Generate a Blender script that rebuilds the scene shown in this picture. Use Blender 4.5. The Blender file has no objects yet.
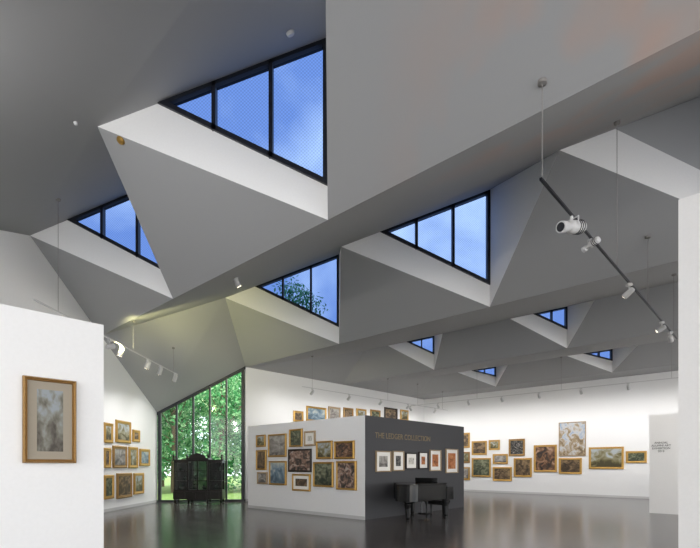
import bpy, bmesh, math, random
from mathutils import Vector, Matrix
from mathutils.bvhtree import BVHTree
random.seed(7)
sc=bpy.context.scene
sc.view_settings.view_transform='Standard'
F=455.0; HY=465.0; CX=350.0; H=1.6
# ---------------------------------------------------------------- materials
def new_mat(name):
    m=bpy.data.materials.new(name); m.use_nodes=True
    nt=m.node_tree; b=nt.nodes['Principled BSDF']; return m,nt,b
def paint(name,col,rough=0.7,bump=0.02,scale=30,var=0.03,metal=0.0,spec=0.3):
    m,nt,b=new_mat(name)
    tc=nt.nodes.new('ShaderNodeTexCoord'); n=nt.nodes.new('ShaderNodeTexNoise')
    n.inputs['Scale'].default_value=scale; n.inputs['Detail'].default_value=4
    nt.links.new(tc.outputs['Object'],n.inputs['Vector'])
    r=nt.nodes.new('ShaderNodeValToRGB')
    c0=[max(0,c*(1-var)) for c in col]+[1]; c1=[min(1,c*(1+var)) for c in col]+[1]
    r.color_ramp.elements[0].color=c0; r.color_ramp.elements[1].color=c1
    nt.links.new(n.outputs['Fac'],r.inputs['Fac']); nt.links.new(r.outputs['Color'],b.inputs['Base Color'])
    b.inputs['Roughness'].default_value=rough; b.inputs['Metallic'].default_value=metal
    b.inputs['Specular IOR Level'].default_value=spec
    if bump>0:
        bp=nt.nodes.new('ShaderNodeBump'); bp.inputs['Strength'].default_value=bump
        nt.links.new(n.outputs['Fac'],bp.inputs['Height']); nt.links.new(bp.outputs['Normal'],b.inputs['Normal'])
    return m
M_wall=paint('wall_white_paint',(0.82,0.82,0.82))
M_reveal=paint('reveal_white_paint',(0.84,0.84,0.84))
M_dark=paint('charcoal_wall_paint',(0.075,0.075,0.08))
M_black=paint('black_metal',(0.010,0.012,0.018),rough=0.4,bump=0,spec=0.5)
M_whitemetal=paint('white_enamel',(0.6,0.6,0.6),rough=0.35,bump=0)
M_lacquer=paint('black_lacquer',(0.006,0.006,0.006),rough=0.12,bump=0,spec=0.4)
M_ebony=paint('ebonised_wood',(0.010,0.008,0.006),rough=0.3,bump=0.05)
M_gold=paint('gilt_frame',(0.50,0.30,0.08),rough=0.42,metal=0.5,scale=60,var=0.3,bump=0.3)
M_dgold=paint('antique_gilt_frame',(0.34,0.20,0.07),rough=0.45,metal=0.5,scale=60,var=0.3,bump=0.3)
M_bfr=paint('dark_frame',(0.03,0.02,0.015),rough=0.4)
M_lfr=paint('pale_wood_frame',(0.42,0.31,0.19),rough=0.5)
M_mount=paint('mount_board',(0.33,0.29,0.23),rough=0.9)
M_mountw=paint('mount_board_white',(0.85,0.83,0.78),rough=0.9)
M_ivory=paint('ivory',(0.8,0.78,0.7),rough=0.3,bump=0)
M_brass=paint('brass',(0.5,0.3,0.08),rough=0.35,metal=0.8,bump=0)
M_base=paint('baseboard_paint',(0.55,0.55,0.55),rough=0.5)
M_text=paint('lettering_gold',(0.26,0.20,0.12),rough=0.5,bump=0)
M_textd=paint('lettering_dark',(0.03,0.03,0.03),rough=0.5,bump=0)
M_cable=paint('grey_cable',(.25,.24,.23),bump=0)
def ceil_mat():
    m,nt,b=new_mat('ceiling_grey_paint')
    L=nt.links.new
    tc=nt.nodes.new('ShaderNodeTexCoord')
    n=nt.nodes.new('ShaderNodeTexNoise'); n.inputs['Scale'].default_value=0.8; n.inputs['Detail'].default_value=3
    mp=nt.nodes.new('ShaderNodeMapping'); mp.inputs['Scale'].default_value=(1,0.5,1); mp.inputs['Rotation'].default_value=(0,0,0.8)
    L(tc.outputs['Object'],mp.inputs['Vector']); L(mp.outputs['Vector'],n.inputs['Vector'])
    r=nt.nodes.new('ShaderNodeValToRGB'); r.color_ramp.elements[0].position=0.45; r.color_ramp.elements[1].position=0.58
    L(n.outputs['Fac'],r.inputs['Fac'])
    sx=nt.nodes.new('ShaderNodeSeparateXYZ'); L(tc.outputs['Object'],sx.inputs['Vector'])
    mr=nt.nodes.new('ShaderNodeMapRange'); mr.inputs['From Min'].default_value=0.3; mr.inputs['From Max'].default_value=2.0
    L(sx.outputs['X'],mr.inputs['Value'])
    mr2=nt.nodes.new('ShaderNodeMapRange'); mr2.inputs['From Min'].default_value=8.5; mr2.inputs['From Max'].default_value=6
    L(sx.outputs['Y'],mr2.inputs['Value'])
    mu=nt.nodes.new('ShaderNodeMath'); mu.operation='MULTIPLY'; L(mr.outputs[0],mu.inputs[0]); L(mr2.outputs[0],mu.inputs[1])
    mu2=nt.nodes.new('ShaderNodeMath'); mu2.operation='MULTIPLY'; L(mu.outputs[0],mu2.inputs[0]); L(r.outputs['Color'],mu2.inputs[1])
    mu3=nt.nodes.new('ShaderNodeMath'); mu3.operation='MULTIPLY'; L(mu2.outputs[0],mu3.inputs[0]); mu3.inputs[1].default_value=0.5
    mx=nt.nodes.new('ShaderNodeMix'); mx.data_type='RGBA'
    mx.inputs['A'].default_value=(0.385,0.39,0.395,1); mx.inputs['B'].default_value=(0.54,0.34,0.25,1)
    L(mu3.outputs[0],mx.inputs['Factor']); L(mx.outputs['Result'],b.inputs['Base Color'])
    b.inputs['Roughness'].default_value=0.8; b.inputs['Specular IOR Level'].default_value=0.2
    return m
M_ceil=ceil_mat()
def floor_mat():
    m,nt,b=new_mat('dark_parquet'); L=nt.links.new
    tc=nt.nodes.new('ShaderNodeTexCoord'); mp=nt.nodes.new('ShaderNodeMapping')
    mp.inputs['Rotation'].default_value=(0,0,math.radians(42))
    L(tc.outputs['Object'],mp.inputs['Vector'])
    br=nt.nodes.new('ShaderNodeTexBrick'); br.inputs['Scale'].default_value=1.0
    br.inputs['Brick Width'].default_value=1.6; br.inputs['Row Height'].default_value=0.11; br.inputs['Mortar Size'].default_value=0.002
    br.inputs['Color1'].default_value=(0.165,0.148,0.142,1); br.inputs['Color2'].default_value=(0.095,0.085,0.082,1); br.inputs['Mortar'].default_value=(0.06,0.053,0.05,1)
    L(mp.outputs['Vector'],br.inputs['Vector'])
    n=nt.nodes.new('ShaderNodeTexNoise'); n.inputs['Scale'].default_value=3; n.inputs['Detail'].default_value=6
    mp2=nt.nodes.new('ShaderNodeMapping'); mp2.inputs['Scale'].default_value=(1,12,1); L(mp.outputs['Vector'],mp2.inputs['Vector']); L(mp2.outputs['Vector'],n.inputs['Vector'])
    mx=nt.nodes.new('ShaderNodeMix'); mx.data_type='RGBA'; mx.blend_type='MULTIPLY'; mx.inputs['Factor'].default_value=0.35
    L(br.outputs['Color'],mx.inputs['A']); L(n.outputs['Fac'],mx.inputs['B']); L(mx.outputs['Result'],b.inputs['Base Color'])
    mr=nt.nodes.new('ShaderNodeMapRange'); mr.inputs['To Min'].default_value=0.13; mr.inputs['To Max'].default_value=0.26
    L(n.outputs['Fac'],mr.inputs['Value']); L(mr.outputs[0],b.inputs['Roughness'])
    bp=nt.nodes.new('ShaderNodeBump'); bp.inputs['Strength'].default_value=0.03; L(n.outputs['Fac'],bp.inputs['Height']); L(bp.outputs['Normal'],b.inputs['Normal'])
    b.inputs['Specular IOR Level'].default_value=0.7
    return m
M_floor=floor_mat()
def glass_mat(name,tint,refl=0.06,mesh=False):
    m=bpy.data.materials.new(name); m.use_nodes=True; nt=m.node_tree; nt.nodes.clear()
    o=nt.nodes.new('ShaderNodeOutputMaterial'); t=nt.nodes.new('ShaderNodeBsdfTransparent'); g=nt.nodes.new('ShaderNodeBsdfGlossy')
    t.inputs['Color'].default_value=(*tint,1); g.inputs['Roughness'].default_value=0.05
    if mesh: # fine woven sun screen laminated to the pane
        tc=nt.nodes.new('ShaderNodeTexCoord'); ch=nt.nodes.new('ShaderNodeTexChecker'); ch.inputs['Scale'].default_value=32
        ch.inputs['Color1'].default_value=(*tint,1); ch.inputs['Color2'].default_value=(*[c*.78 for c in tint],1)
        nt.links.new(tc.outputs['Object'],ch.inputs['Vector']); nt.links.new(ch.outputs['Color'],t.inputs['Color'])
    x=nt.nodes.new('ShaderNodeMixShader'); x.inputs[0].default_value=refl
    nt.links.new(t.outputs[0],x.inputs[1]); nt.links.new(g.outputs[0],x.inputs[2]); nt.links.new(x.outputs[0],o.inputs[0]); return m
M_blue=glass_mat('sky_blue_glazing',(0.060,0.105,0.240),0.02,True)  # the sky's blue is put into the pane tint; world stays near neutral
M_clear=glass_mat('clear_glass',(0.9,0.95,0.92),0.04)
M_cabglass=glass_mat('cabinet_glass',(0.30,0.36,0.30),0.05)
def emis(name,col,s):
    m,nt,b=new_mat(name); b.inputs['Emission Color'].default_value=(*col,1); b.inputs['Emission Strength'].default_value=s; return m
M_bulb=emis('lamp_lens',(1,0.86,0.65),12)
def canvas(name,cols,scale=3.0,dist=1.0,grad=0.0,detail=6):
    m,nt,b=new_mat(name); L=nt.links.new
    tc=nt.nodes.new('ShaderNodeTexCoord'); mp=nt.nodes.new('ShaderNodeMapping'); oi=nt.nodes.new('ShaderNodeObjectInfo')
    L(tc.outputs['Generated'],mp.inputs['Vector'])
    mp.inputs['Scale'].default_value=(1,0.0,1)
    ad=nt.nodes.new('ShaderNodeVectorMath'); ad.operation='ADD'
    mul=nt.nodes.new('ShaderNodeMath'); mul.operation='MULTIPLY'; mul.inputs[1].default_value=37
    L(oi.outputs['Random'],mul.inputs[0]); L(mp.outputs['Vector'],ad.inputs[0]); L(mul.outputs[0],ad.inputs[1])
    n=nt.nodes.new('ShaderNodeTexNoise'); n.inputs['Scale'].default_value=scale; n.inputs['Detail'].default_value=detail; n.inputs['Distortion'].default_value=dist
    L(ad.outputs[0],n.inputs['Vector'])
    sx=nt.nodes.new('ShaderNodeSeparateXYZ'); L(tc.outputs['Generated'],sx.inputs['Vector'])
    mr=nt.nodes.new('ShaderNodeMapRange'); mr.inputs['To Min'].default_value=-grad; mr.inputs['To Max'].default_value=grad
    L(sx.outputs['Z'],mr.inputs['Value'])
    a2=nt.nodes.new('ShaderNodeMath'); a2.operation='ADD'; L(n.outputs['Fac'],a2.inputs[0]); L(mr.outputs[0],a2.inputs[1])
    r=nt.nodes.new('ShaderNodeValToRGB'); cr=r.color_ramp
    k=len(cols)
    cr.elements[0].position=0.32; cr.elements[0].color=(*cols[0],1)
    cr.elements[1].position=0.68; cr.elements[1].color=(*cols[-1],1)
    for i in range(1,k-1):
        e=cr.elements.new(0.32+0.36*i/(k-1)); e.color=(*cols[i],1)
    L(a2.outputs[0],r.inputs['Fac']); L(r.outputs['Color'],b.inputs['Base Color']); b.inputs['Roughness'].default_value=0.55
    return m
CV={
'land':canvas('canvas_landscape',[(0.06,0.05,0.02),(0.16,0.14,0.06),(0.28,0.26,0.17),(0.40,0.44,0.46)],3,1,0.22),
'blue':canvas('canvas_sea',[(0.06,0.10,0.14),(0.16,0.24,0.30),(0.45,0.48,0.45)],3,1,0.15),
'dark':canvas('canvas_dark',[(0.01,0.01,0.01),(0.05,0.03,0.02),(0.20,0.10,0.05),(0.4,0.26,0.18)],4,1.0),
'brown':canvas('canvas_brown',[(0.03,0.02,0.01),(0.10,0.065,0.035),(0.28,0.19,0.10)],4,1,0.05),
'green':canvas('canvas_green',[(0.02,0.03,0.02),(0.08,0.09,0.05),(0.24,0.25,0.16)],5,1,0.1),
'trees':canvas('canvas_trees',[(0.14,0.10,0.06),(0.32,0.24,0.14),(0.50,0.50,0.50),(0.28,0.36,0.48)],5,1.0,0.08),
'grey':canvas('canvas_grey',[(0.08,0.075,0.07),(0.24,0.22,0.20),(0.42,0.40,0.36)],3,1,0.1),
'print':canvas('canvas_print',[(0.05,0.04,0.03),(0.12,0.11,0.085),(0.20,0.20,0.17),(0.26,0.29,0.31)],6,0.3,0.20,10),
'orange':canvas('canvas_orange',[(0.10,0.03,0.01),(0.45,0.14,0.03),(0.6,0.28,0.12)],4,1,0.0),
'sketch':canvas('canvas_sketch',[(0.25,0.24,0.22),(0.6,0.57,0.5),(0.7,0.67,0.6)],6,2,0.0),
'black':canvas('canvas_ink',[(0.005,0.005,0.005),(0.02,0.02,0.02),(0.3,0.28,0.25)],8,2,0.0),
'redblack':canvas('canvas_figures',[(0.01,0.01,0.01),(0.07,0.05,0.04),(0.30,0.18,0.13),(0.45,0.38,0.32)],5,1,0.0),
}
# ---------------------------------------------------------------- helpers
def add_obj(name,me,parent=None):
    o=bpy.data.objects.new(name,me); sc.collection.objects.link(o)
    if parent: o.parent=parent
    return o
def mesh_pf(name,verts,faces,mats,midx=None,parent=None,smooth=False):
    me=bpy.data.meshes.new(name); me.from_pydata([tuple(v) for v in verts],[],faces)
    for m in mats: me.materials.append(m)
    if midx:
        for p,i in zip(me.polygons,midx): p.material_index=i
    if smooth:
        for p in me.polygons: p.use_smooth=True
    me.update(); return add_obj(name,me,parent)
class MB:
    def __init__(s): s.v=[]; s.f=[]; s.m=[]
    def box(s,a,b,mi=0):
        k=len(s.v); x0,y0,z0=a; x1,y1,z1=b
        s.v+=[(x0,y0,z0),(x1,y0,z0),(x1,y1,z0),(x0,y1,z0),(x0,y0,z1),(x1,y0,z1),(x1,y1,z1),(x0,y1,z1)]
        for q in [(0,3,2,1),(4,5,6,7),(0,1,5,4),(1,2,6,5),(2,3,7,6),(3,0,4,7)]:
            s.f.append(tuple(k+i for i in q)); s.m.append(mi)
    def prism(s,pts,z0,z1,mi=0):
        k=len(s.v); n=len(pts)
        s.v+=[(p[0],p[1],z0) for p in pts]+[(p[0],p[1],z1) for p in pts]
        s.f.append(tuple(k+i for i in reversed(range(n)))); s.m.append(mi)
        s.f.append(tuple(k+n+i for i in range(n))); s.m.append(mi)
        for i in range(n):
            j=(i+1)%n; s.f.append((k+i,k+j,k+n+j,k+n+i)); s.m.append(mi)
    def prismy(s,pts,y0,y1,mi=0):
        k=len(s.v); n=len(pts)
        s.v+=[(p[0],y0,p[1]) for p in pts]+[(p[0],y1,p[1]) for p in pts]
        s.f.append(tuple(k+i for i in range(n))); s.m.append(mi)
        s.f.append(tuple(k+n+i for i in reversed(range(n)))); s.m.append(mi)
        for i in range(n):
            j=(i+1)%n; s.f.append((k+j,k+i,k+n+i,k+n+j)); s.m.append(mi)
    def lathe(s,c,prof,mi=0,seg=16,axis=None):
        ax=Vector(axis or (0,0,1)).normalized()
        u=ax.orthogonal().normalized(); w=ax.cross(u); c=Vector(c); k=len(s.v)
        for r,t in prof:
            for i in range(seg):
                an=2*math.pi*i/seg
                s.v.append(tuple(c+ax*t+(u*math.cos(an)+w*math.sin(an))*r))
        for a in range(len(prof)-1):
            for i in range(seg):
                j=(i+1)%seg
                s.f.append((k+a*seg+i,k+a*seg+j,k+(a+1)*seg+j,k+(a+1)*seg+i)); s.m.append(mi)
        s.f.append(tuple(k+i for i in reversed(range(seg)))); s.m.append(mi)
        e=k+(len(prof)-1)*seg; s.f.append(tuple(e+i for i in range(seg))); s.m.append(mi)
    def rod(s,a,b,r,mi=0,seg=8):
        a=Vector(a); b=Vector(b); s.lathe(a,[(r,0),(r,(b-a).length)],mi,seg,(b-a))
    def obj(s,name,mats,bevel=0,parent=None):
        o=mesh_pf(name,s.v,s.f,mats,s.m,parent)
        if bevel:
            md=o.modifiers.new('bev','BEVEL'); md.width=bevel; md.segments=2; md.limit_method='ANGLE'
        return o
# ---------------------------------------------------------------- roof lattice
av=Vector((4.2,4.4)); bv=Vector((-4.2,3.8)); V0=Vector((-0.39,8.0))
ZV,ZT,ZU,ZB=5.91,7.55,9.10,6.50
XW=-8.3
def cl(p,z): return Vector((max(p.x,XW),p.y,z))
def V(i,j): return cl(V0+av*i+bv*j,ZV)
def T(i,j): return cl(V0+av*i+bv*j+Vector((-4.05,0)),ZT)
ROW={2:(7.0,7.45,6.60,0.40),3:(6.68,7.0,6.45,0.35)}
def Lp(i,j): return cl(V0+av*i+bv*j+Vector((-2.1,0)),ROW[i][0])
def Rp(i,j): return cl(V0+av*i+bv*j+Vector((0,-1.9)),ROW[i][0])
J=Vector((XW,V0.y+bv.y*(1+(XW-(V0+bv).x)/bv.x),ZV)); K=Vector((XW,19.6,3.84))
cv=[];cf=[];cm=[]
def tri(*ps,mi=0):
    k=len(cv); cv.extend(ps); cf.append(tuple(range(k,k+len(ps)))); cm.append(mi)
UP=[]
def gable(i,j,t,tp,v,zt,zu,zb,fr,glazed=True):
    U=Vector((v.x,v.y,zu)); tri(t,tp,U); tri(tp,v,U,mi=1)
    G=t.lerp(U,fr); Bp=Vector((v.x,v.y,zb))
    tri(t,G,Bp,v,mi=1)
    if glazed: UP.append((i,j,G,Bp,U))
    else: tri(G,Bp,U,mi=0)
for i in range(-1,2):
    for j in range(-3,2):
        t=T(i,j); vij=V(i,j); vn=V(i,j+1)
        if i==0 and j==1: vn=J
        if i==-1 and j==1: continue
        tri(t,vij,vn)
        if not (i==1 and j==1) and not (i==0 and j==1): tri(t,V(i-1,j+1),V(i-1,j))
        tp=T(i,j-1); tri(t,V(i-1,j),tp)
        if t.x<=XW+0.01 and vij.x<=XW+0.01: continue
        gable(i,j,t,tp,vij,ZT,ZU,ZB,0.26,not(i==1 and j<=-1))
tri(T(1,1),J,V(0,1)); tri(T(1,1),K,J); tri(T(1,1),V(1,2),K)
for i in (2,3):
    zt,zu,zb,fr=ROW[i]
    for j in range(-3,2):
        l=Lp(i,j); r=Rp(i,j); v=V(i,j)
        if j==1:
            A=l+Vector((bv.x*.25,bv.y*.25,0))
            tri(V(i-1,2),V(i-1,1),r,l,A); tri(l,v,V(i,2),A); tri(A,V(i,2),V(i-1,2))
        else:
            rn=Rp(i,j+1)
            tri(V(i-1,j+1),V(i-1,j),r,l,rn); tri(l,v,V(i,j+1),rn)
        gable(i,j,l,r,v,zt,zu,zb,fr)
for j in range(-3,2):
    d=Vector((av.x*.25,av.y*.25,0)); a_=V(3,j); b_=V(3,j+1)
    tri(a_,a_+d,b_+d,b_)
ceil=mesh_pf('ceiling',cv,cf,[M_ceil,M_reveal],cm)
bm=bmesh.new(); bm.from_mesh(ceil.data); bmesh.ops.remove_doubles(bm,verts=bm.verts,dist=0.001)
bmesh.ops.dissolve_degenerate(bm,edges=bm.edges,dist=0.0005)
bvh=BVHTree.FromBMesh(bm); bm.to_mesh(ceil.data); bm.free()
def ceil_z(x,y,default=ZV):
    h=bvh.ray_cast(Vector((x,y,3.0)),Vector((0,0,1)))
    return h[0].z if h[0] else default
n=0
for (i,j,G,Bp,U) in UP:
    n+=1
    mb=MB(); fw=0.085 if i<2 else 0.06; y0,y1=-0.05,0.09
    tri2=[Vector((G.x,G.z)),Vector((Bp.x,Bp.z)),Vector((U.x,U.z))]
    cen=sum(tri2,Vector((0,0)))/3
    def inset(tr,d):
        out=[]; N=[]
        for k in range(3):
            a,b=tr[k],tr[(k+1)%3]; e=(b-a).normalized(); nn=Vector((-e.y,e.x))
            if (cen-a).dot(nn)<0: nn=-nn
            N.append((a+nn*d,e))
        for k in range(3):
            (p,e),(q,g)=N[k-1],N[k]
            den=e.x*g.y-e.y*g.x; s_=((q-p).x*g.y-(q-p).y*g.x)/den; out.append(p+e*s_)
        return out
    ins=inset(tri2,fw); Y=G.y
    for (yy) in (y0,y1):
        for p in tri2: mb.v.append((p.x,Y+yy,p.y))
        for p in ins: mb.v.append((p.x,Y+yy,p.y))
    for a in range(3):
        b=(a+1)%3
        for q in [(a,b,3+b,3+a),(6+b,6+a,9+a,9+b),(3+a,3+b,9+b,9+a),(b,a,6+a,6+b)]:
            mb.f.append(q); mb.m.append(0)
    W=U.x-G.x
    for fr in ((1/3,2/3) if i<2 else (0.55,)):
        x=G.x+W*fr; zt=G.z+(U.z-G.z)*fr; zb=G.z+(Bp.z-G.z)*fr; w_=0.035 if i<2 else .022
        mb.box((x-w_,Y+y0,zb),(x+w_,Y+y1,zt),0)
    k=len(mb.v)
    mb.v+=[(p.x,Y+0.03,p.y) for p in ins]; mb.f.append((k,k+1,k+2)); mb.m.append(1)
    mb.obj('window_%d'%(n+1),[M_black,M_blue])
# ---------------------------------------------------------------- walls
def wall_to_ceiling(name,p0,p1,normal_in,mat,default=ZV,step=0.1):
    p0=Vector(p0);p1=Vector(p1);L=(p1-p0).length;u=(p1-p0)/L;nn=Vector(normal_in)
    N=max(2,int(L/step)); vs=[];fs=[]
    for s in range(N+1):
        q=p0+u*(L*s/N); qq=q+nn*0.02
        if s==0: qq=qq+u*0.02
        if s==N: qq=qq-u*0.02
        z=ceil_z(qq.x,qq.y,default)+0.02
        vs+=[(q.x,q.y,0),(q.x,q.y,z)]
    for s in range(N): fs.append((2*s,2*s+2,2*s+3,2*s+1))
    k=len(vs); vs+= [(v[0]-nn.x*0.2,v[1]-nn.y*0.2,v[2]) for v in list(vs)]
    for s in range(N):
        fs.append((k+2*s+1,k+2*s+3,k+2*s+2,k+2*s)); fs.append((2*s+1,2*s+3,k+2*s+3,k+2*s+1))
    fs.append((0,1,k+1,k)); e=2*N; fs.append((e,k+e,k+e+1,e+1))
    return mesh_pf(name,vs,fs,[mat])
au=av.normalized(); bu=bv.normalized()
nN=Vector((au.y,-au.x)); nE=Vector((-bu.y,bu.x)); nE=nE if nE.y<0 else -nE
V12=V(1,2).xy; COR=V(3,2).xy+av*.25
wall_to_ceiling('wall_left',(XW,-7),(XW,19.6),(1,0),M_wall)
wall_to_ceiling('wall_back',V12,COR,nN,M_wall)
EEND=COR-bu*24
wall_to_ceiling('wall_right',COR,EEND,nE,M_wall,step=0.3)
def slab(name,p0,p1,h,th,nface,mat,z0=0,bev=0):
    p0=Vector(p0);p1=Vector(p1);nn=Vector(nface).normalized()
    mb=MB(); pts=[p0,p1,p1-nn*th,p0-nn*th]
    mb.prism(pts,z0,z0+h,0); o=mb.obj(name,[mat])
    bm=bmesh.new(); bm.from_mesh(o.data); bmesh.ops.recalc_face_normals(bm,faces=bm.faces); bm.to_mesh(o.data); bm.free()
    return o
fp=[(XW-.2,-8),(30,-8),tuple(EEND+Vector((2,2))),tuple(COR+Vector((.1,.3))),tuple(V12+Vector((-.1,.15))),(XW-.2,19.75)]
mesh_pf('floor',[(p[0],p[1],0) for p in fp],[tuple(range(len(fp)))],[M_floor])
C0=Vector((0.436,13.24)); CW=C0+bu*5.75; CD=C0+au*5.65; HP=3.05
nWp=Vector((-bu.y,bu.x)); nWp=nWp if nWp.y<0 else -nWp
nDp=Vector((au.y,-au.x))
slab('wall_partition_white',C0,CW,HP,0.25,nWp,M_wall)
slab('wall_partition_charcoal',C0+au*0.004,CD,HP+0.003,0.25,nDp,M_dark)
LP=Vector((-2.55,4.71))
slab('wall_partition_left',LP,LP-au*3.6,3.05,0.25,nDp,M_wall)
RP=Vector((4.33,6.0)); nR=nWp
slab('wall_partition_right',RP,RP-bu*4.0,5.1,0.3,nR,M_wall)
SP=Vector((10.0,15.2)); slab('wall_partition_sign',SP,SP-bu*3.0,3.27,0.25,nR,M_wall)
def bboard(name,p0,p1,nn):
    p0=Vector(p0);p1=Vector(p1);nn=Vector(nn)
    slab(name,p0+nn*0.02,p1+nn*0.02,0.1,0.018,nn,M_base)
bboard('baseboard_left',(XW,-7),(XW,19.5),(1,0)); bboard('baseboard_back',V12,COR,nN); bboard('baseboard_right',COR,EEND,nE)
bboard('baseboard_partition_white',C0,CW,nWp)
# ---------------------------------------------------------------- glazed wall with garden
def garden_window():
    p0=Vector((XW,19.6)); p1=Vector((V12.x,V12.y)); L=(p1-p0).length; ang=math.atan2((p1-p0).y,(p1-p0).x)
    zt=lambda s: 3.84+(5.91-3.84)*s/L
    mb=MB(); N=5; m0=0.10; m1=L-0.12
    for k in range(N+1):
        s=m0+(m1-m0)*k/N; w=0.035 if 0<k<N else 0.06
        mb.prismy([(s-w,0.0),(s+w,0.0),(s+w,zt(s+w)),(s-w,zt(s-w))],-0.06,0.08,0)
    mb.prismy([(0,zt(0)-0.10),(L,zt(L)-0.10),(L,zt(L)+0.03),(0,zt(0)+0.03)],-0.061,0.081,0)
    mb.box((0,-0.061,0),(L,0.081,0.09),0)
    k=len(mb.v); mb.v+=[(0.03,0.01,0.05),(L-.03,0.01,0.05),(L-.03,0.01,zt(L)-.05),(0.03,0.01,zt(0)-.05)]; mb.f.append((k,k+1,k+2,k+3)); mb.m.append(1)
    o=mb.obj('window_1',[M_black,M_clear]); o.location=(p0.x,p0.y,0); o.rotation_euler=(0,0,ang)
garden_window()
M_grass=paint('grass',(0.12,0.20,0.05),rough=0.9,scale=4,var=0.4,bump=0.2)
mesh_pf('lawn_ground',[(-60,19.9,-0.06),(V12.x-.1,20.3,-0.06),(4.6,30.9,-0.06),(40,70,-0.06),(-60,70,-0.06)],[(0,1,2,3,4)],[M_grass])
def leaf_mat():
    m=bpy.data.materials.new('leaves'); m.use_nodes=True; nt=m.node_tree; nt.nodes.clear(); L=nt.links.new
    o=nt.nodes.new('ShaderNodeOutputMaterial'); d=nt.nodes.new('ShaderNodeBsdfDiffuse'); t=nt.nodes.new('ShaderNodeBsdfTranslucent')
    g=nt.nodes.new('ShaderNodeNewGeometry'); r=nt.nodes.new('ShaderNodeValToRGB')
    r.color_ramp.elements[0].color=(0.03,0.13,0.05,1); r.color_ramp.elements[1].color=(0.38,0.60,0.34,1)
    e=r.color_ramp.elements.new(0.5); e.color=(0.09,0.31,0.12,1)
    L(g.outputs['Random Per Island'],r.inputs['Fac']); L(r.outputs['Color'],d.inputs['Color']); L(r.outputs['Color'],t.inputs['Color'])
    x=nt.nodes.new('ShaderNodeMixShader'); x.inputs[0].default_value=0.45; L(d.outputs[0],x.inputs[1]); L(t.outputs[0],x.inputs[2]); L(x.outputs[0],o.inputs[0]); return m
M_leaf=leaf_mat(); M_bark=paint('bark',(0.12,0.09,0.06),rough=0.9,bump=0.5,scale=12,var=0.4)
def tree(x,y,h,r,nl,z0=.1,ls=1.0):
    mb=MB(); mb.lathe((x,y,-0.1),[(0.22*ls,0),(0.16*ls,h*.35),(0.08*ls,h*.8)],0,10)
    cl_=[]
    for k in range(26):
        a=random.uniform(0,6.28); rr=random.uniform(0,r*.8); zz=random.uniform(z0,0.95)*h
        c=Vector((x+rr*math.cos(a),y+rr*math.sin(a),zz)); cl_.append(c)
        mb.rod((x,y,zz*.7),c,0.03,0,5)
    for k in range(nl):
        c=random.choice(cl_); d=Vector((random.gauss(0,1),random.gauss(0,1),random.gauss(0,1))).normalized()*random.uniform(.5,1.15)*ls
        p=c+d
        if p.z<0.05: continue
        s=random.uniform(0.07,0.17)*ls; u=Vector((random.gauss(0,1),random.gauss(0,1),random.gauss(0,1))).normalized(); w=u.orthogonal().normalized()
        q=len(mb.v); mb.v+=[tuple(p-u*s),tuple(p+w*s*.5),tuple(p+u*s),tuple(p-w*s*.5)]; mb.f.append((q,q+1,q+2,q+3)); mb.m.append(1)
    mb.obj('garden_tree',[M_bark,M_leaf])
for (x,y,h,r) in [(-13.5,26,7.5,2.6),(-10.6,27.5,8,2.6),(-7.6,27,7.5,2.4),(-5.4,30,8.5,2.6),(-16,29,8,2.8),(-9,31,9,3),(-12.2,31.5,9,3),(-10,35,8,3.2),(-14.5,35,8,3.2)]:
    tree(x,y,h,r,5600)
tree(-5.4,42,18.2,3.4,5000,.45,1.4)
# ---------------------------------------------------------------- pictures
def on_wall(px,P,u):
    r=(px-CX)/F; P=Vector(P);u=Vector(u)
    t=(P.x-r*P.y)/(r*u.y-u.x); return t,P+u*t
FR={'g':M_gold,'d':M_dgold,'b':M_bfr,'l':M_lfr}
def picture(P,u,nn,x0,y0,x1,y1,fr='g',cvn='land',fw=0.07,mount=None,mw=0.0):
    t0,p0=on_wall(x0,P,u); t1,p1=on_wall(x1,P,u)
    c=(p0+p1)/2; w=(p1-p0).length; d=c.y
    z1=H+(HY-y0)*d/F; z0=H+(HY-y1)*d/F; h=z1-z0; zc=(z0+z1)/2
    mb=MB()
    rings=[(0,0.004),(0,0.045),(fw*.35,0.065),(fw*.7,0.05),(fw*.85,0.055),(fw,0.03)]
    allr=list(rings)
    if mount: allr.append((fw+mw,0.028))
    for ins,y in allr:
        a=w/2-ins;b=h/2-ins
        mb.v+=[(-a,-y,-b),(a,-y,-b),(a,-y,b),(-a,-y,b)]
    R=len(allr)
    for r in range(R-1):
        for s in range(4):
            q=(s+1)%4; mb.f.append((4*r+s,4*r+q,4*r+4+q,4*r+4+s)); mb.m.append(2 if (mount and r==R-2) else 0)
    e=4*(R-1); mb.f.append((e,e+1,e+2,e+3)); mb.m.append(1)
    mb.f.append((3,2,1,0)); mb.m.append(0)
    o=mb.obj('framed_painting',[FR[fr],CV[cvn],mount or M_mount])
    nn=Vector(nn); o.location=(c.x+nn.x*0.002,c.y+nn.y*0.002,zc)
    o.rotation_euler=(0,0,math.atan2(nn.y,nn.x)+math.pi/2)
    return o
picture(LP,au,nDp,22,379,75,463,'d','print',0.035,M_mount,0.075)
for (x0,y0,x1,y1,f,c) in [(103,423,112,443,'g','land'),(115,421,130,443,'g','land'),(132,430,139,442,'g','brown'),
    (103,448,110,468,'g','brown'),(112,446,126,468,'d','grey'),(128,447,137,468,'g','land'),(139,449,149,466,'g','blue'),
    (103,475,113,499,'g','green'),(116,473,131,498,'d','brown'),(133,473,143,494,'g','land')]:
    picture((XW,0),(0,1),(1,0),x0,y0,x1,y1,f,c,0.11)
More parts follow.
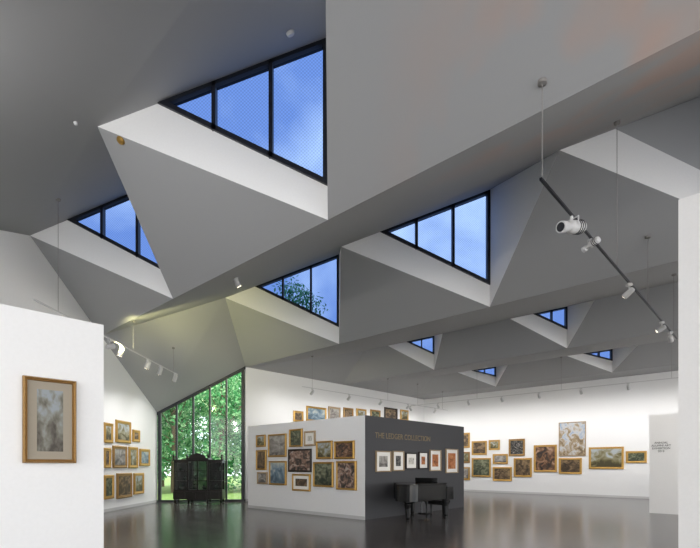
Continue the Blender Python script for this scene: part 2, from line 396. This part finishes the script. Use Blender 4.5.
for (x0,y0,x1,y1,f,c,m) in [(257,435,266,447,'g','land',0),(257,450,267,470,'g','brown',0),(258,472,268,484,'l','grey',0),
    (269,434,287,457,'g','grey',0),(270,461,287,485,'g','blue',0),(290,429,303,447,'g','green',0),(305,431,316,446,'l','sketch',1),
    (289,449,312,472,'b','redblack',0),(293,474,311,491,'g','brown',1),(317,441,333,459,'g','land',0),(335,441,355,459,'g','dark',0),
    (314,462,334,487,'g','green',0),(337,461,357,490,'g','redblack',0)]:
    picture(C0,bu,nWp,x0,y0,x1,y1,f,c,0.06,M_mountw if m else None,0.1)
for (x0,y0,x1,y1,f,c,m) in [(375,451,390,472,'l','grey',1),(392,451,403,471,'l','black',1),(405,453,416,469,'b','sketch',1),
    (418,452,427,469,'b','orange',1),(429,450,440,471,'l','orange',1),(445,449,457,473,'l','orange',1)]:
    picture(C0,au,nDp,x0,y0,x1,y1,f,c,0.035,M_mountw,0.12)
for (x0,y0,x1,y1,f,c) in [(293,411,303,419,'g','brown'),(306,407,326,419,'g','blue'),(328,407,340,418,'l','grey'),(343,408,353,418,'d','brown'),
    (356,409,366,418,'g','land'),(370,410,380,419,'d','green'),(384,408,397,418,'b','brown'),(400,410,408,418,'g','land')]:
    picture(V12,au,nN,x0,y0,x1,y1+3,f,c,0.10)
for (x0,y0,x1,y1,f,c) in [(456,433,470,448,'g','brown'),(456,452,470,463,'d','land'),(456,467,470,480,'g','grey'),(472,441,487,455,'g','brown'),(489,440,500,450,'g','land'),
    (472,458,491,477,'g','green'),(493,454,508,464,'g','grey'),(493,467,512,481,'g','brown'),(509,439,525,456,'d','black'),(514,458,532,477,'g','brown'),
    (534,445,557,472,'g','dark'),(559,422,586,456,'l','trees'),(559,458,582,474,'g','brown'),(589,447,624,469,'g','land'),(626,451,647,463,'g','green')]:
    picture(COR,-bu,nE,x0,y0,x1,y1,f,c,0.10 if f!='l' else 0.04)
def lettering(txt,P,u,nn,x0,x1,yc,mat,z=None):
    t0,p0=on_wall(x0,P,u); t1,p1=on_wall(x1,P,u)
    cu=bpy.data.curves.new('wall_lettering','FONT'); cu.body=txt; cu.align_x='CENTER'; cu.align_y='CENTER'; cu.extrude=0.005; cu.size=0.3
    cu.materials.append(mat); o=bpy.data.objects.new('wall_lettering',cu); sc.collection.objects.link(o)
    bpy.context.view_layer.update(); w=o.dimensions.x; L=(p1-p0).length; c=(p0+p1)/2
    cu.size=0.3*L/w; nn=Vector(nn)
    o.location=(c.x+nn.x*.008,c.y+nn.y*.008,H+(HY-yc)*c.y/F); o.rotation_euler=(math.pi/2,0,math.atan2(nn.y,nn.x)+math.pi/2)
lettering('THE LEDGER COLLECTION',C0,au,nDp,375,430,437.5,M_text)
lettering('ANNUAL\nALUMNI ART\nEXHIBITION\n2012',SP,-bu,nR,651.5,671,447,M_textd)
# ---------------------------------------------------------------- lights
def spot_head(p,target,col,power,size=70,hang=0.16,sc_=1.0,blend=1.0):
    p=Vector(p); d=(Vector(target)-p).normalized(); mb=MB()
    q=p-Vector((0,0,hang))
    mb.box((p.x-.04,p.y-.04,p.z-.05),(p.x+.04,p.y+.04,p.z-.002),0)
    mb.rod(p-Vector((0,0,.01)),q,0.012,0)
    mb.lathe(q-d*0.10*sc_,[(0.045*sc_,0),(0.06*sc_,0.03*sc_),(0.065*sc_,0.22*sc_),(0.058*sc_,0.221*sc_)],0,16,d)
    mb.lathe(q+d*0.121*sc_,[(0.056*sc_,0),(0.056*sc_,0.003)],1,16,d)
    o=mb.obj('track_spotlight',[M_whitemetal,M_bulb])
    if power>0:
        l=bpy.data.lights.new('lamp','SPOT'); l.energy=power; l.color=col; l.spot_size=math.radians(size); l.spot_blend=blend; l.shadow_soft_size=0.08
        lo=bpy.data.objects.new('lamp',l); sc.collection.objects.link(lo); lo.location=q+d*0.18*sc_; lo.rotation_euler=d.to_track_quat('-Z','Y').to_euler(); lo.parent=o
    return o
def track(a,b,cables,name='ceiling_lighting_track',dark=False):
    a=Vector(a);b=Vector(b); mb=MB(); u=(b-a); L=u.length; u.normalize(); s=u.cross(Vector((0,0,1))).normalized()
    k=len(mb.v)
    for p in (a,b):
        for (ds,dz) in ((-.015,0),(.015,0),(.015,.028),(-.015,.028)):
            mb.v.append(tuple(p+s*ds+Vector((0,0,dz))))
    for q in [(0,1,2,3),(7,6,5,4),(0,4,5,1),(1,5,6,2),(2,6,7,3),(3,7,4,0)]: mb.f.append(q); mb.m.append(0)
    for t in cables:
        c=a+u*(L*t); z=ceil_z(c.x,c.y,ZV)
        mb.rod(c+Vector((0,0,.025)),(c.x,c.y,z),0.005,1,6); mb.lathe((c.x,c.y,z-.05),[(0.015,0),(0.05,0.01),(0.05,0.05)],1,16)
    return mb.obj(name,[M_black if dark else M_whitemetal,M_cable]),lambda t:a+u*(L*t)
WARM=(1,0.94,0.86); NEU=(1,0.98,0.96)
A0=Vector((2.20,5.25,4.89)); d3=Vector((au.x,au.y,0)); A1=A0+d3*9.2
_,tr=track(A0,A1,[0.005,0.36,0.62,0.95],dark=True)
spot_head(tr(0.45),(1.5,15.5,0.5),WARM,120,60,sc_=.85)
spot_head(tr(0.78),(3.0,16,1.5),WARM,200,60,sc_=.85)
spot_head(tr(0.90),(11,14.5,2),WARM,400,90,sc_=.85)
def projector(p,aim,s=1.0):
    p=Vector(p); d=Vector(aim).normalized(); mb=MB(); q=p-Vector((0,0,.17*s))
    mb.rod(p-Vector((0,0,.003)),q+Vector((0,0,.05)),0.02,0); up=Vector((0,0,1)); sd=d.cross(up).normalized(); up2=sd.cross(d)
    # rounded lamp body with cooling ribs, yoke and lens barrel
    mb.lathe(q-d*.28*s,[(0.05*s,0),(0.085*s,.02*s),(0.10*s,.06*s),(0.10*s,.28*s),(0.085*s,.32*s),(0.062*s,.34*s),(0.062*s,.44*s),(0.085*s,.45*s),(0.085*s,.55*s),(0.07*s,.55*s)],0,20,d)
    for t in (-.2,-.15,-.10): mb.lathe(q+d*t*s,[(0.10*s,0),(0.108*s,.003*s),(0.108*s,.015*s),(0.10*s,.018*s)],1,20,d)
    mb.lathe(q+d*.268*s,[(0.066*s,0),(0.066*s,.006)],1,18,d)
    mb.rod(q+sd*.115*s,q+sd*.115*s+Vector((0,0,.12*s)),.01*s,0); mb.rod(q-sd*.115*s,q-sd*.115*s+Vector((0,0,.12*s)),.01*s,0)
    mb.rod(q+sd*.12*s+Vector((0,0,.12*s)),q-sd*.12*s+Vector((0,0,.12*s)),.01*s,0)
    mb.obj('track_projector',[M_whitemetal,M_black])
projector(tr(0.115),(-1,-0.55,-0.28),0.85); projector(tr(0.205),(-.35,.9,-.15),0.5)
_,tl=track((-6.6,9.5,5.05),(-6.6,17.4,5.05),[0.1,0.55,0.95])
for t,tg in ((0.30,(XW,11.5,1.8)),(0.46,(XW,13.5,1.8)),(0.68,(XW,15.6,1.8)),(0.80,(XW,17.0,1.8)),(0.97,(XW,18.6,1.8))):
    spot_head(tl(t),tg,NEU,140,100,sc_=1.2)
spot_head(tl(0.38),(-5.0,17.0,6.6),(1,0.94,0.45),560,90,hang=.2,sc_=1.1)  # extra yellow uplight, added to tint and brighten the window-corner ceiling facets
_,fill_track=track((-5.6,-1.5,4.9),(-5.6,4.5,4.9),[0.1,0.9])  # unseen track, added to carry the ceiling fill uplights
spot_head(fill_track(0.92),(-4.6,8.2,7.9),NEU,240,140,hang=.2)  # added fill lamp, aimed up to brighten the upper-left ceiling
spot_head(fill_track(0.50),(-3.6,4.5,7.4),NEU,300,150,hang=.5)  # second added fill, lifts the near-left slopes
tb0=Vector((*(V12+nN*2.4+au*1.2),4.9)); tb1=Vector((*(COR+nN*2.4-au*1.0),4.9))
_,tb=track(tb0,tb1,[0.05,0.5,0.95])
for t in (0.05,0.25,0.45,0.65,0.88):
    p=tb(t); spot_head(p,(p.x-nN.x*2.4,p.y-nN.y*2.4,2.6),NEU,140,140)
te0=Vector((*(COR+nE*3.0-bu*1.0),5.1)); te1=Vector((*(COR+nE*3.0-bu*18),5.1))
_,te=track(te0,te1,[0.03,0.25,0.5,0.75,0.97])
for t in (0.0,0.11,0.22,0.33,0.44,0.55,0.66,0.78,0.92):
    p=te(t); spot_head(p,(p.x-nE.x*3.0,p.y-nE.y*3.0,2.4),NEU,200,120)
m0=Vector((*(CW+nWp*3.4),4.9)); m1=Vector((*(C0+nWp*3.4),4.9))
p=m0.lerp(m1,.75); z=ceil_z(p.x,p.y,ZV); spot_head((p.x,p.y,z),(p.x-nWp.x*3.4,p.y-nWp.y*3.4,1.4),NEU,150,100,hang=.12)  # added ceiling head, put in only to light the white partition
# ---------------------------------------------------------------- small ceiling items
def detector(px,py,mat,r=0.06):
    d=Vector(((px-CX)/F,1,(HY-py)/F)); h=bvh.ray_cast(Vector((0,0,H)),d.normalized())
    if not h[0]: return
    nn=h[1] if h[1].dot(d)<0 else -h[1]
    mb=MB(); mb.lathe(h[0],[(r,0),(r,.02),(r*.8,.045),(r*.3,.055)],0,20,nn); mb.obj('smoke_detector' if mat is M_whitemetal else 'ceiling_sensor',[mat])
detector(290,32,M_whitemetal,.07); detector(75,122,M_whitemetal,.03); detector(121,140,M_brass,.07)
# ---------------------------------------------------------------- display cabinet
def cabinet():
    mb=MB(); W=2.15
    def bay(x0,x1,y0,y1,z0,z1,doors=1):
        t=.045
        mb.box((x0,y0,z0),(x1,y1,z0+.06)); mb.box((x0,y0,z1-.08),(x1,y1,z1))
        for x in (x0,x1-t):
            for y in (y0,y1-t): mb.box((x,y,z0+.06),(x+t,y+t,z1-.08))
        if doors==2: xm=(x0+x1)/2; mb.box((xm-.03,y0,z0+.06),(xm+.03,y0+t,z1-.08))
        for zz in (.33,.66):
            z=z0+(z1-z0)*zz; mb.box((x0+t,y0+.04,z),(x1-t,y1-.02,z+.025))
            mb.box((x0+t,y0+.005,z),(x1-t,y0+.02,z+.025))
        for yy in (y0+.02,y1-.02):
            k=len(mb.v); mb.v+=[(x0+.01,yy,z0+.06),(x1-.01,yy,z0+.06),(x1-.01,yy,z1-.08),(x0+.01,yy,z1-.08)]; mb.f.append((k,k+1,k+2,k+3)); mb.m.append(1)
    bay(-W/2,-.45,-.22,.22,.55,1.82); bay(.45,W/2,-.22,.22,.55,1.82); bay(-.45,.45,-.27,.25,.55,1.88,2)
    mb.box((-W/2,.205,.55),(-.45,.225,1.82)); mb.box((.45,.205,.55),(W/2,.225,1.82))
    mb.box((-W/2-.02,-.25,.22),(W/2+.02,.25,.55)); mb.box((-.47,-.30,.20),(.47,.26,.552))
    for x0,x1 in ((-1.0,-.52),(-.42,-.03),(.03,.42),(.52,1.0)):
        y=-.31 if abs(x0+x1)<.9 else -.262
        mb.box((x0+.04,y,.27),(x1-.04,y+.02,.50))
    mb.box((-W/2-.05,-.27,1.82),(W/2+.05,.25,1.87)); mb.box((-.5,-.32,1.88),(.5,.27,1.94))
    pts=[(-.5,1.94)]
    for i in range(17):
        a=math.pi*i/16; pts.append((-.36*math.cos(a),1.94+.17*math.sin(a)+.03*abs(math.sin(3*a))))
    pts.append((.5,1.94)); mb.prismy(pts,-.30,-.24)
    for x in (-.47,.47,-W/2,W/2): mb.lathe((x,-.24,1.87),[(.03,0),(.045,.03),(.02,.07),(.05,.13),(.04,.17),(.008,.23)],0,12)
    for x in (-W/2+.05,-.42,.42,W/2-.05):
        for y in (-.2,.2): mb.lathe((x,y,0),[(.03,0),(.05,.02),(.03,.05),(.045,.10),(.055,.15),(.035,.19),(.05,.22)],0,12)
    mb.box((-W/2,-.2,.06),(W/2,.2,.085))
    for x,z,s in ((-.8,.62,.13),(-.65,.99,.10),(.75,.62,.12),(.7,1.0,.09),(-.2,.62,.12),(.2,.62,.1),(-.15,1.02,.1),(.9,1.41,.08),(-.85,1.41,.08)):
        mb.lathe((x,0,z),[(s*.5,0),(s*.6,.02),(s,s),(s*.5,s*1.7),(s*.6,s*2)],2,14)
    o=mb.obj('display_cabinet',[M_ebony,M_cabglass,paint('glazed_ceramic',(.05,.09,.07),rough=.2,bump=0)]); o.location=(-6.15,18.6,0); o.rotation_euler=(0,0,.02); o.scale=(.9,1,.97)
cabinet()
# ---------------------------------------------------------------- grand piano
def piano():
    mb=MB()
    out=[(0,-.72),(0.55,-.72)]
    def bez(p0,p1,p2,p3,n=12):
        r=[]
        for i in range(1,n+1):
            t=i/n; r.append(tuple((1-t)**3*p0[k]+3*(1-t)**2*t*p1[k]+3*(1-t)*t*t*p2[k]+t**3*p3[k] for k in (0,1)))
        return r
    out+=bez((.55,-.72),(1.0,-.70),(.95,-.15),(1.35,-.08)); out+=bez((1.35,-.08),(1.75,-.02),(1.85,.70),(1.45,.72)); out+=[(0,.72)]
    mb.prism(out,.56,.97); lid=[(x*1.015-.01,y*1.02) for x,y in out]; mb.prism(lid,.985,1.01); mb.prism([(x*.98+.01,y*.98) for x,y in out],.965,.99)
    mb.box((-.36,-.74,.54),(0.02,.74,.68)); mb.box((-.36,-.74,.68),(0.0,-.66,.90)); mb.box((-.36,.66,.68),(0.0,.74,.90))
    mb.box((-.34,-.66,.68),(-.32,.66,.71))
    mb.box((-.30,-.62,.70),(-.14,.62,.722),1)
    for k in range(36):
        if k%7 in (2,6): continue
        y=-.62+1.24*(k+1)/36; mb.box((-.23,y-.007,.72),(-.14,y+.007,.735),0)
    mb.box((-.14,-.66,.68),(0,.66,.94))
    mb.box((-.02,-.40,1.01),(0.02,.40,1.14)); mb.box((-.06,-.40,1.0),(.0,.40,1.02))
    for (x,y) in ((-.12,-.60),(-.12,.60),(1.35,.30)):
        mb.lathe((x,y,0),[(.05,0),(.055,.05),(.035,.06),(.055,.09),(.06,.12),(.08,.36),(.10,.48),(.07,.49),(.11,.52),(.11,.57)],0,16)
    mb.rod((.12,-.09,.12),(.08,-.11,.60),.022); mb.rod((.12,.09,.12),(.08,.11,.60),.022); mb.box((.02,-.16,.09),(.2,.16,.14))
    for y in (-.07,0,.07): mb.box((-.10,y-.015,.085),(.04,y+.015,.1),2)
    o=mb.obj('grand_piano',[M_lacquer,M_ivory,M_brass],bevel=.006)
    st=C0+au*1.80+nDp*.90; d=-au
    o.location=(st.x,st.y,0); o.rotation_euler=(0,0,math.atan2(d.y,d.x)); o.scale=(1,1,1.06)
    sb=MB(); sb.box((-.36,-.19,.42),(.36,.19,.50)); sb.box((-.34,-.17,.36),(.34,.17,.42))
    for x in (-.30,.30):
        for y in (-.13,.13): sb.lathe((x,y,0),[(.02,0),(.03,.03),(.02,.06),(.035,.36)],0,10)
    so_=sb.obj('piano_stool',[M_lacquer],bevel=.01); p=st+au*.60; so_.location=(p.x,p.y,0); so_.rotation_euler=(0,0,math.atan2(d.y,d.x)+math.pi/2)
piano()
# ---------------------------------------------------------------- world / sun / camera
w=bpy.data.worlds.new('World'); sc.world=w; w.use_nodes=True; nt=w.node_tree; L=nt.links.new
bg=nt.nodes['Background']; tc=nt.nodes.new('ShaderNodeTexCoord'); n_=nt.nodes.new('ShaderNodeTexNoise'); n_.inputs['Scale'].default_value=5.0; n_.inputs['Detail'].default_value=9; n_.inputs['Distortion'].default_value=.3
L(tc.outputs['Generated'],n_.inputs['Vector'])
r=nt.nodes.new('ShaderNodeValToRGB'); r.color_ramp.elements[0].position=.46; r.color_ramp.elements[0].color=(.80,.88,1,1); r.color_ramp.elements[1].position=.74; r.color_ramp.elements[1].color=(2.5,2.1,1.5,1)
L(n_.outputs['Fac'],r.inputs['Fac']); L(r.outputs['Color'],bg.inputs['Color']); bg.inputs['Strength'].default_value=3.7
s=bpy.data.lights.new('sun','SUN'); s.energy=4; s.angle=.02; so=bpy.data.objects.new('sun',s); sc.collection.objects.link(so)
so.rotation_euler=Vector((0.35,0.55,-1)).to_track_quat('-Z','Y').to_euler()
cam=bpy.data.cameras.new('camera'); cam.sensor_width=36; cam.lens=F/700*36; cam.shift_y=(HY-274)/700; cam.clip_end=300
co=bpy.data.objects.new('camera',cam); sc.collection.objects.link(co); co.location=(0,0,H); co.rotation_euler=(math.pi/2,0,0); sc.camera=co
